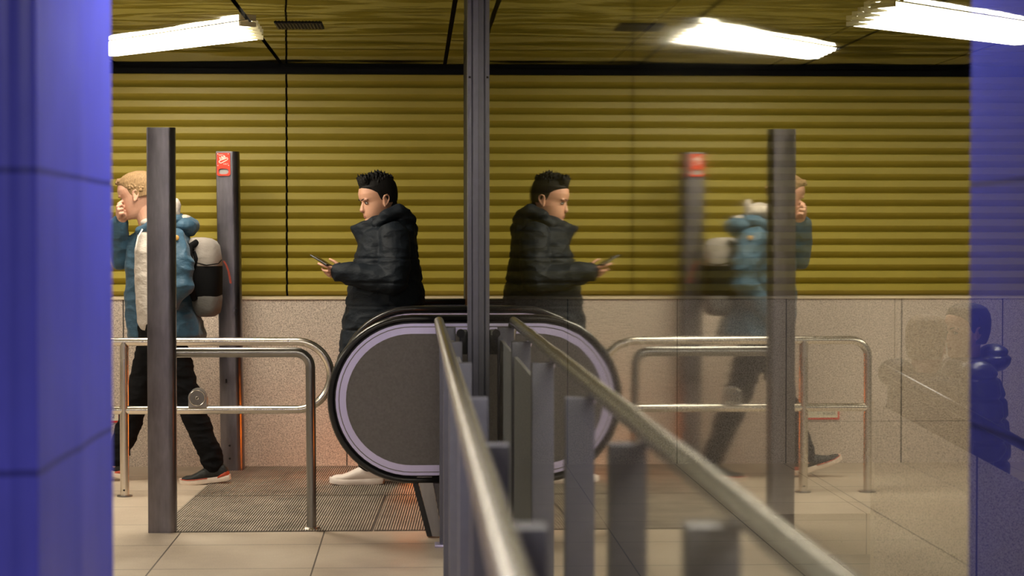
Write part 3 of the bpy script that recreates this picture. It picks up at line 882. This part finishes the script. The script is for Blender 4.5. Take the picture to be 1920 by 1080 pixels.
# ---- man walking, blond, blue jacket
YB = 11.03
ma = empty('person', (P(308, 600, YB).x, YB, 0), 'person with blond hair in a blue jacket walking left, hand raised to the nose', 'person')
H1 = head_frame(P(262, 369, YB), -10, 15, 0, 1.0)
J = dict(pelvis=P(308,598,YB), belly=P(304,545,YB), chest=P(300,475,YB), neck=P(284,420,YB), skull=P(272,380,YB),
         sh_n=P(322,448,YB-.18), sh_f=P(286,446,YB+.17), el_n=P(338,533,YB-.25), wr_n=P(318,582,YB-.20), el_f=P(231,486,YB+.16), wr_f=P(229,425,YB+.04),
         hip_n=P(310,612,YB-.09), hip_f=P(304,612,YB+.09), kn_n=P(354,742,YB-.09), an_n=P(398,868,YB-.09), kn_f=P(263,745,YB+.08), an_f=P(219,868,YB+.08),
         toe_n=P(350,893,YB-.09), toe_f=P(165,868,YB+.08))
b = bmesh.new(); core(b, J); add_head(b, H1)
# raised hand pinching the nose
PH = lambda x, y, Y: P(x+5, y+2, Y)
hc = PH(229, 399, YB-.01)
hand_points(b, PH(229,424,YB+.04), hc, (.034,.030,.036), [
    [PH(222,392,YB-.04), PH(223,381,YB-.045), PH(230,376,YB-.03), PH(234,379,YB-.015)],
    [PH(221,396,YB-.045), PH(221,386,YB-.058), PH(228,382,YB-.05), PH(232,387,YB-.035)],
    [PH(222,401,YB-.045), PH(223,392,YB-.066), PH(230,390,YB-.06), PH(233,395,YB-.04)],
    [PH(224,406,YB-.04), PH(226,399,YB-.062), PH(231,398,YB-.058), PH(234,401,YB-.04)],
    [PH(236,402,YB+.0), PH(240,393,YB-.012), PH(237,384,YB-.012)]], .0088)
# hand resting in the pocket
hand_points(b, J['wr_n'], P(309,593,YB-.17), (.030,.016,.034), [[P(306,597,YB-.17), P(301,604,YB-.17), P(297,609,YB-.165)], [P(308,599,YB-.165), P(304,607,YB-.165), P(301,613,YB-.16)],
    [P(311,600,YB-.165), P(308,609,YB-.165), P(305,616,YB-.16)], [P(314,600,YB-.16), P(312,609,YB-.16), P(310,615,YB-.155)], [P(304,590,YB-.15), P(299,592,YB-.145), P(295,596,YB-.145)]])
blob('body', b, .0034, M['skin_a'], ma, 3)
face_parts(ma, H1, M['beard'])
b = bmesh.new(); hair_cap(b, H1, -.004, -.030, .008, .014, .014)
rnd = random.Random(3)
for k in range(620):
    u = rnd.uniform(-.05, 1); a = rnd.uniform(-PI, PI)
    z = .02+.088*u; rr = math.sqrt(max(0, 1-((z-.02)/.118)**2)) if z > .02 else 1
    x = -.008+.100*rr*math.cos(a); y = .078*rr*math.sin(a)
    if x > .035 and z < .062: continue
    if z < .045 and x > -.035: continue
    L = rnd.uniform(.016, .026)*(1.15 if z > .07 else .8)
    d = Vector((-.75+rnd.uniform(-.2,.2), .12*math.copysign(1, y)*rr+rnd.uniform(-.15,.15), .30*(1-rr)-.35*rr+rnd.uniform(-.2,.1)))
    p = Vector((x, y, z)); o_ = Vector((x+.008, y, z-.02)).normalized()*.007
    tube(b, [H1 @ (p+o_*.2), H1 @ (p+o_+d*L*.5), H1 @ (p+o_*.9+d*L)], [.0045, .0042, .0015], 6)
for k in range(70):
    y = rnd.uniform(-.050, .050); z = rnd.uniform(.085, .104)
    p = Vector((.050, y, z+.008))
    tube(b, [H1 @ p, H1 @ (p+Vector((.020,0,.004))), H1 @ (p+Vector((.034+rnd.uniform(-.006,.006), rnd.uniform(-.01,.01),-.010)))], [.007,.006,.003], 6)
blob('hair', b, .0026, M['hair_blond'], ma, 1)
# hoodie
b = bmesh.new()
def trow(y, xl, xr, yc, hy, tilt=0):
    a = P(xl, y, YB); c = P(xr, y, YB)
    return (((a.x+c.x)/2, YB+yc, a.z), ((c.x-a.x)/2, 0, 0), (0, hy, 0))
loft(b, [trow(425,272,318,0,.07), trow(440,264,330,0,.13), trow(470,259,335,-.02,.15), trow(520,259,335,-.02,.15), trow(570,262,338,-.02,.15), trow(603,264,340,-.02,.14), trow(616,270,335,-.02,.12)], 32, 2.3)
ball(b, P(312,396,YB), (.078,.10,.050)); ball(b, P(288,418,YB), (.060,.085,.035)); ball(b, P(336,390,YB-.05), (.020,.03,.055)); ball(b, P(350,410,YB), (.04,.08,.02))
blob('hoodie', b, .006, M['hoodie'], ma, 5, fold=.003, fscale=11, squash=(1,1,1.3))
b = bmesh.new()
tube(b, [P(272,430,YB-.12), P(264,444,YB-.135), P(260,462,YB-.14), P(259,475,YB-.14)], .0045, 8)
link_mesh('drawstring', b, M['whitejersey'], ma, sharp=0)
# jacket
b = bmesh.new()
loft(b, [trow(432,296,348,0,.10), trow(442,288,358,0,.19), trow(465,284,366,0,.225), trow(510,283,366,0,.225), trow(560,284,369,0,.225), trow(600,283,379,0,.23), trow(625,284,388,0,.235), trow(634,290,385,0,.22)], 36, 2.4)
# far front panel
loft(b, [trow(428,262,300,.10,.07), trow(445,242,300,.12,.09), trow(480,236,300,.13,.095), trow(530,233,300,.13,.095), trow(590,235,300,.13,.095), trow(632,240,300,.13,.095)], 24, 2.4)
limb(b, [P(268,432,YB-.07), P(290,425,YB-.10), P(325,415,YB-.08)], [.022,.028,.03])
ball(b, P(352,425,YB), (.073,.13,.052)); ball(b, P(335,413,YB), (.05,.12,.035))
limb(b, [P(325,452,YB-.19), P(342,492,YB-.24), P(343,535,YB-.26), P(300,588,YB-.21)], [.078,.070,.064,.050], 20)
limb(b, [P(283,452,YB+.17), P(252,470,YB+.17), P(231,486,YB+.16), P(229,460,YB+.11), P(229,420,YB+.035)], [.070,.058,.054,.050,.046], 20)
blob('jacket', b, .0055, M['jacket'], ma, 4, fold=.008, fscale=7, squash=(1.3,.8,1.7))
b = bmesh.new(); c = P(335, 446, YB-.276); ball(b, c, (.014,.006,.015)); link_mesh('sleeve_badge', b, M['badge'], ma, sharp=0)
# trousers
b = bmesh.new()
limb(b, [P(308,592,YB), P(308,618,YB)], [.13,.13], 20)
limb(b, [J['hip_n'], P(340,700,YB-.09), J['kn_n'], P(376,800,YB-.09), P(397,852,YB-.09)], [.098,.080,.072,.064,.058], 20)
limb(b, [P(396,845,YB-.09), P(400,866,YB-.09)], [.060,.056], 20)
limb(b, [J['hip_f'], P(282,680,YB+.09), J['kn_f'], P(238,815,YB+.08), P(222,858,YB+.08)], [.098,.082,.070,.062,.056], 20)
blob('trousers', b, .0055, M['trousers'], ma, 4, fold=.007, fscale=9, squash=(1,1,2.2))
ag = P(407, 899, YB-.09); shoe(ma, Vector((ag.x, YB-.09, .012)), 0, 6.0, M['shoeblack'], M['solewhite'], .945, M['shoered'], M['shoered'])
shoe(ma, Vector((P(214, 899, YB+.08).x, YB+.08, .03)), 0, -18, M['shoeblack'], M['solewhite'], .945, M['shoered'], M['shoered'])

# backpack
pk = empty('backpack', (P(390, 520, YB).x, YB, P(390,592,YB).z), 'light grey and black backpack on the back of the walking man', 'backpack')
def prow(y, xl, xr, hy): a = P(xl, y, YB); c = P(xr, y, YB); return (((a.x+c.x)/2, YB, a.z), ((c.x-a.x)/2, 0, 0), (0, hy, 0))
b = bmesh.new(); loft(b, [prow(445,366,386,.09), prow(447,362,398,.125), prow(452,360,408,.142), prow(461,359,414,.148), prow(480,359,417,.152), prow(497,360,418.5,.153), prow(501,362,416,.148)], 36, 3.2); link_mesh('top_compartment', b, M['packlight'], pk, sharp=60)
b = bmesh.new(); loft(b, [prow(494,358,416,.148), prow(500,356,418.5,.153), prow(552,356,418,.153), prow(558,360,416,.148)], 36, 3.4); link_mesh('mesh_panel', b, M['packblack'], pk, sharp=60)
b = bmesh.new(); loft(b, [prow(549,360,417.5,.150), prow(558,362,418.5,.154), prow(575,364,417,.152), prow(586,370,414,.14), prow(592,376,406,.11)], 36, 3.0); link_mesh('base_compartment', b, M['packgrey'], pk, sharp=60)
b = bmesh.new(); tube(b, [P(365,470,YB-.13), P(352,455,YB-.20), P(340,440,YB-.19), P(330,432,YB-.13)], .014, 12, ry=.006); link_mesh('shoulder_strap', b, M['packblack'], pk, sharp=0)
b = bmesh.new(); tube(b, [P(372,455,YB-.135), P(360,462,YB-.175), P(358,500,YB-.205), P(361,540,YB-.20), P(368,560,YB-.15)], .016, 12, ry=.020); link_mesh('harness_strap', b, M['packblack'], pk, sharp=0)
b = bmesh.new(); tube(b, [P(368,472,YB-.140), P(371,485,YB-.156), P(368,500,YB-.150)], .010, 10); link_mesh('side_handle', b, M['packblack'], pk, sharp=0)
b = bmesh.new(); tube(b, [P(370,492,YB-.150), P(390,497,YB-.157), P(412,494,YB-.152), P(418,487,YB-.12)], .0028, 8); link_mesh('zip', b, M['packblack'], pk, sharp=0)

# ---- man with the phone, dark down coat
YM = 10.93
mb = empty('person', (P(712, 600, YM).x, YM, 0), 'person with black hair in a long dark padded coat, holding a phone in front', 'person')
H2 = head_frame(P(709, 377, YM), 22, 10, 0, 1.05)
def Q(x, y, dy=0): return P(x, y, YM+dy)
J = dict(pelvis=Q(722,610), belly=Q(722,545), chest=Q(726,475), neck=Q(722,425), skull=Q(716,392),
         sh_n=Q(738,446,-.19), sh_f=Q(726,446,.19), el_n=Q(738,526,-.26), wr_n=Q(645,510,-.22), el_f=Q(742,530,.25), wr_f=Q(690,572,.20),
         hip_n=Q(722,622,-.09), hip_f=Q(724,622,.09), kn_n=Q(706,750,-.08), an_n=Q(690,872,-.08), kn_f=Q(724,750,.09), an_f=Q(735,872,.09),
         toe_n=Q(640,896,-.08), toe_f=Q(690,892,.09))
b = bmesh.new(); core(b, J); add_head(b, H2, .72)
hn = -.23
hand_points(b, Q(644,510,hn), Q(630,506,hn), (.026,.030,.026), [
    [Q(636,497,hn+.0), Q(628,490.5,hn+.005), Q(619.5,486,hn+.012)],
    [Q(628,503,hn-.020), Q(615,500.5,hn-.034), Q(605,497,hn-.030), Q(598,494,hn-.018)],
    [Q(626,508,hn-.012), Q(615,508.5,hn-.030), Q(608,507,hn-.022), Q(605,503,hn-.004)],
    [Q(626,512,hn+.0), Q(618,514,hn-.020), Q(612,512,hn-.012), Q(609,507,hn+.004)],
    [Q(627,516,hn+.012), Q(621,518,hn-.004), Q(616,516,hn+.0), Q(613,512,hn+.010)]], .0088)
hand_points(b, J['wr_f'], Q(676,578,.17), (.042,.020,.032), [[Q(668,576,.17), Q(658,580,.16), Q(654,584,.15)], [Q(668,580,.17), Q(658,585,.16), Q(654,590,.15)], [Q(669,584,.17), Q(661,590,.16), Q(657,594,.15)], [Q(670,587,.17), Q(664,593,.16), Q(661,597,.15)], [Q(672,571,.15), Q(664,570,.14), Q(659,573,.13)]])
blob('body', b, .0034, M['skin_b'], mb, 3)
face_parts(mb, H2, M['hair_black'])
b = bmesh.new(); hair_cap(b, H2, .0, -.030, .005, .010, .004)
rnd = random.Random(5)
for k in range(420):
    a = rnd.uniform(-PI, PI); r_ = math.sqrt(rnd.uniform(0, 1))
    x = -.006+.092*r_*math.cos(a); y = .064*r_*math.sin(a)
    z = .02+.098*math.sqrt(max(0, 1-(r_*.93)**2))
    if z < .052 and x > .02: continue
    L = rnd.uniform(.028, .050) if z > .07 else rnd.uniform(.008,.016)
    d = Vector((.25*math.copysign(1, x)*abs(x)/.09+rnd.uniform(-.2,.3), y*4+rnd.uniform(-.25,.25), 1 if z > .07 else .3)).normalized()
    p = Vector((x, y, z))
    tube(b, [H2 @ p, H2 @ (p+d*L*.6), H2 @ (p+d*L)], [.008, .005, .0018], 6)
for k in range(110):   # raised fringe
    y = rnd.uniform(-.052, .052); p = Vector((rnd.uniform(.040,.070), y, rnd.uniform(.088,.108)))
    tube(b, [H2 @ p, H2 @ (p+Vector((.006,0,.016))), H2 @ (p+Vector((.006+rnd.uniform(-.010,.008), rnd.uniform(-.01,.01), rnd.uniform(.030,.052))))], [.010,.008,.002], 6)
ball(b, (-.055,0,-.03), (.045,.060,.055), 20, 12, H2)
blob('hair', b, .0030, M['hair_black'], mb, 1)
# coat
b = bmesh.new()
def crow(y, xl, xr, hy, dz=0):
    a = Q(xl, y); c = Q(xr, y); return (((a.x+c.x)/2, YM, a.z), ((c.x-a.x)/2, 0, dz), (0, hy, 0))
loft(b, [crow(423,694,762,.12), crow(433,682,776,.19), crow(450,674,780,.225), crow(480,666,784,.235), crow(515,658,790,.24), crow(550,652,795,.245), crow(590,645,797,.25),
         crow(640,637,797,.255), crow(700,632,796,.255), crow(752,632,790,.25), crow(764,640,782,.23)], 40, 2.4)
# stand-up collar, open at the front
def trg(c, u, v): return (c, u, v)
f0, k0 = Q(672,462), Q(768,440); f1, k1 = Q(658,426), Q(752,388)
loft(b, [((f0+k0)/2, (k0-f0)/2, Vector((0,.15,0))) if False else trg((f0+k0)/2, (k0-f0)/2, Vector((0,.14,0))),
         trg((f0+k0+f1+k1)/4, (k0-f0+k1-f1)/4, Vector((0,.12,0))), trg((f1+k1)/2, (k1-f1)/2, Vector((0,.098,0)))], 36, 2.2)
# hood lying on the back
ball(b, Q(752,415), (.070,.125,.078)); ball(b, Q(765,432), (.050,.11,.062)); 
limb(b, [Q(708,420,-.115), Q(728,402,-.125), Q(750,397,-.10), Q(765,412,-.06)], [.026,.034,.040,.042])
limb(b, [Q(738,447,-.175), Q(741,490,-.235), Q(738,526,-.265)], [.088,.084,.078], 20)
limb(b, [Q(738,526,-.265), Q(690,520,-.25), Q(646,511,-.235), Q(637,509,-.23)], [.076,.068,.058,.052], 20)
limb(b, [Q(728,447,.17), Q(744,530,.25), Q(700,565,.20)], [.085,.074,.058], 20)
def coat_quilt(p):
    y = 452+(CAMZ-p.z)*F/YM; k = 0
    s = (y-440)/44.0; fr = abs(s-round(s))
    if 448 < y < 760: k -= .007*math.exp(-(fr*44/2.2)**2)
    return k
blob('coat', b, .0055, M['coat'], mb, 4, fold=.007, fscale=8.5, squash=(1,1,1.8), quilt=coat_quilt)
b = bmesh.new()
tube(b, [Q(637,509,-.23)+Vector((0,0,0)), Q(633,508.5,-.23)], .049, 24); 
link_mesh('cuff', b, M['coat'], mb, sharp=0)
b = bmesh.new()
limb(b, [J['hip_n'], J['kn_n'], Q(690,868,-.08)], [.095,.07,.055], 20); limb(b, [J['hip_f'], J['kn_f'], Q(735,868,.09)], [.095,.07,.055], 20)
blob('trousers', b, .006, M['trousers'], mb, 4, fold=.006, fscale=9, squash=(1,1,2.2))
shoe(mb, Vector((Q(690,905,-.08).x, 10.85, .006)), 4, 0, M['shoewhite'], M['shoewhite'], 1.0, None, None, M['gum'])
shoe(mb, Vector((Q(737,905,.09).x, 11.02, .006)), -4, 0, M['shoewhite'], M['shoewhite'], 1.0, None, None, M['gum'])

# phone in his hand
pc = Q(604, 489, hn+.002)
ph = empty('smartphone', pc, 'black smartphone held low in the hand of the man in the long coat', 'phone')
d1 = Vector((-.082, .055, .048)).normalized(); nn = Vector((.45, -.12, .88)); nn = (nn-d1*nn.dot(d1)).normalized(); d2 = nn.cross(d1)
PM = Matrix((( d1.x, d2.x, nn.x, pc.x), (d1.y, d2.y, nn.y, pc.y), (d1.z, d2.z, nn.z, pc.z), (0,0,0,1)))
b = bmesh.new(); box(b, -.060, .062, -.034, .034, -.0045, .0045); bevel_all(b, .0035, 3)
b.transform(PM); link_mesh('case', b, M['phone'], ph, sharp=60)
b = bmesh.new(); box(b, -.056, .056, -.031, .031, .0044, .0050); b.transform(PM); link_mesh('screen', b, M['phoneglass'], ph, smooth=False)

# ---- two people going down behind the glass
def well_person(x, y, zf, headyaw, label, hairm_, coatm, skinm, face, s=1.0):
    root = empty('person', (x, y, zf), label, 'person')
    def W(dx, dy, dz): return Vector((x+face*dx, y+dy, zf+dz*s))
    Hh = Matrix.Translation(W(.01, 0, 1.615)) @ Matrix.Rotation(headyaw, 4, 'Z')
    J = dict(pelvis=W(0,0,.95), belly=W(0,0,1.08), chest=W(0,0,1.30), neck=W(-.01,0,1.46), skull=W(0,0,1.57), sh_n=W(0,-.19,1.41), sh_f=W(0,.19,1.41),
             el_n=W(-.03,-.25,1.13), wr_n=W(.10,-.22,.93), el_f=W(-.03,.25,1.13), wr_f=W(.10,.22,.93), hip_n=W(0,-.09,.92), hip_f=W(0,.09,.92),
             kn_n=W(.02,-.09,.50), kn_f=W(.02,.09,.50), an_n=W(0,-.09,.09), an_f=W(0,.09,.09), toe_n=W(.15,-.09,.03), toe_f=W(.15,.09,.03))
    b = bmesh.new(); core(b, J); add_head(b, Hh)
    for sgn, k in ((-1, 'wr_n'), (1, 'wr_f')):
        w = J[k]; f = Vector((face*.05, 0, -.05))
        hand_points(b, w, w+f, (.03,.02,.035), [[w+f+Vector((0,d,0)), w+f*1.7+Vector((0,d,-.02)), w+f*1.8+Vector((-face*.01,d,-.045))] for d in (-.024,-.008,.008,.024)]+[[w+f+Vector((face*.01,-.02,0)), w+f+Vector((face*.05,-.02,-.02))]])
    blob('body', b, .0045, skinm, root, 3)
    face_parts(root, Hh, hairm_)
    b = bmesh.new(); hair_cap(b, Hh, .0, -.06, .010, .014, .012)
    rnd = random.Random(int(x*100))
    for k in range(120):
        a = rnd.uniform(-PI, PI); r_ = math.sqrt(rnd.uniform(0,1)); px_ = -.01+.095*r_*math.cos(a); py_ = .07*r_*math.sin(a); z = .02+.10*math.sqrt(max(0, 1-(r_*.93)**2))
        if z < .06 and px_ > .02: continue
        p = Vector((px_, py_, z)); d = Vector((rnd.uniform(-.8,.1), py_*5, .2)).normalized()
        tube(b, [Hh @ p, Hh @ (p+d*.02)], [.009,.004], 6)
    blob('hair', b, .0045, hairm_, root, 2)
    b = bmesh.new()
    def row(dz, a, c, hy): return (W((a+c)/2, 0, dz), Vector(((c-a)/2, 0, 0)), Vector((0, hy, 0)))
    loft(b, [row(.80,-.15,.15,.22), row(.84,-.17,.17,.25), row(1.1,-.18,.17,.26), row(1.33,-.16,.15,.25), row(1.42,-.13,.12,.20), row(1.49,-.09,.09,.11)], 36, 2.4)
    for sgn in ('n', 'f'): limb(b, [J['sh_'+sgn], J['el_'+sgn], J['wr_'+sgn]], [.090,.078,.055], 20)
    ball(b, W(-.12, 0, 1.50), (.075,.13,.065)); ball(b, W(-.02, 0, 1.48), (.10,.12,.045))
    z_ = zf
    blob('puffer_jacket', b, .007, coatm, root, 3, quilt=lambda p: -.014*math.exp(-((((p.z-z_)/.095-round((p.z-z_)/.095))*.095)/.010)**2))
    b = bmesh.new()
    for sgn in ('n', 'f'): limb(b, [J['hip_'+sgn], J['kn_'+sgn], J['an_'+sgn]], [.10,.075,.06], 20)
    blob('trousers', b, .008, M['trousers'], root, 3)
    for dy in (-.09, .09):
        st = Vector((x, y+dy, zf))
        shoe(root, st, 180 if face > 0 else 0, 0, M['shoeblack'], M['solewhite'])
    return root
well_person(2.14, 8.28, -.727, math.radians(60), 'person with light brown hair and dark jacket, faint behind the glass, left of the other', M['hair_brown'], M['coat'], M['skin_a'], 1)
well_person(2.50, 8.92, -.70, math.radians(200), 'person in a quilted puffer jacket beyond the glass at the right edge', M['hair_black'], M['puffer'], M['skin_b'], -1)
# steps and handrail of the flight down
fl = empty('staircase', (2.4, 8.5, -.74), 'staircase going down beyond the glass', 'stairs')
for k in range(0, 4):
    x0_ = 2.35+.40*k
    zt_ = -.739-.19*k
    b = bmesh.new(); box(b, x0_ if k else 1.76, min(x0_+.40, 4.18), 7.9, 9.4, zt_-.12, zt_)
    if x0_ > XG+.08: link_mesh('step', b, M['stairdark'], fl, smooth=False)
    else: b.free()
b = bmesh.new(); prism(b, [(1.80, 7.74, .70), (3.4, 7.74, -.16), (3.4, 7.74, -1.4), (1.80, 7.74, -1.4)], (0, .06, 0)); link_mesh('side_panel', b, M['granite'], fl, smooth=False)
hr = empty('stair_handrail', (2.2, 7.8, .6), 'sloping dark handrail of the staircase behind the glass', 'handrail')
b = bmesh.new()
A0 = P(1660, 692, 7.76); A1 = P(2050, 902, 7.76)
tube(b, [A0, A1], .030, 16, ry=.022); link_mesh('rail', b, M['rubber'], hr, sharp=0)
for t in (.05, .45, .85):
    p = A0.lerp(A1, t); b = bmesh.new(); tube(b, [p, Vector((p.x, p.y+.02, p.z-.16))], .012, 12); link_mesh('post', b, M['stairdark'], hr, sharp=0)

# ------------------------------------------------------------------ camera, world, view
cam_d = bpy.data.cameras.new('camera'); cam = bpy.data.objects.new('camera', cam_d); col.objects.link(cam)
cam_d.sensor_width = 36; cam_d.lens = 70.0; cam_d.clip_start = .02; cam_d.clip_end = 60
cam.location = (0, 0, CAMZ)
cam.rotation_euler = (math.radians(90-1.35), math.radians(0), math.radians(-2.76))
cam_d.dof.use_dof = True; cam_d.dof.focus_distance = 10.2; cam_d.dof.aperture_fstop = 3.6
scene.camera = cam
w = bpy.data.worlds.new('world'); scene.world = w; w.use_nodes = True
w.node_tree.nodes['Background'].inputs[0].default_value = (.5,.5,.55,1); w.node_tree.nodes['Background'].inputs[1].default_value = .02
vs = scene.view_settings
vs.view_transform = 'Standard'; vs.look = 'None'; vs.gamma = 1; vs.use_curve_mapping = False; vs.exposure = 0.2
scene.cycles.max_bounces = 10; scene.cycles.transparent_max_bounces = 12
scene.cycles.caustics_reflective = True
scene.cycles.sample_clamp_indirect = 6
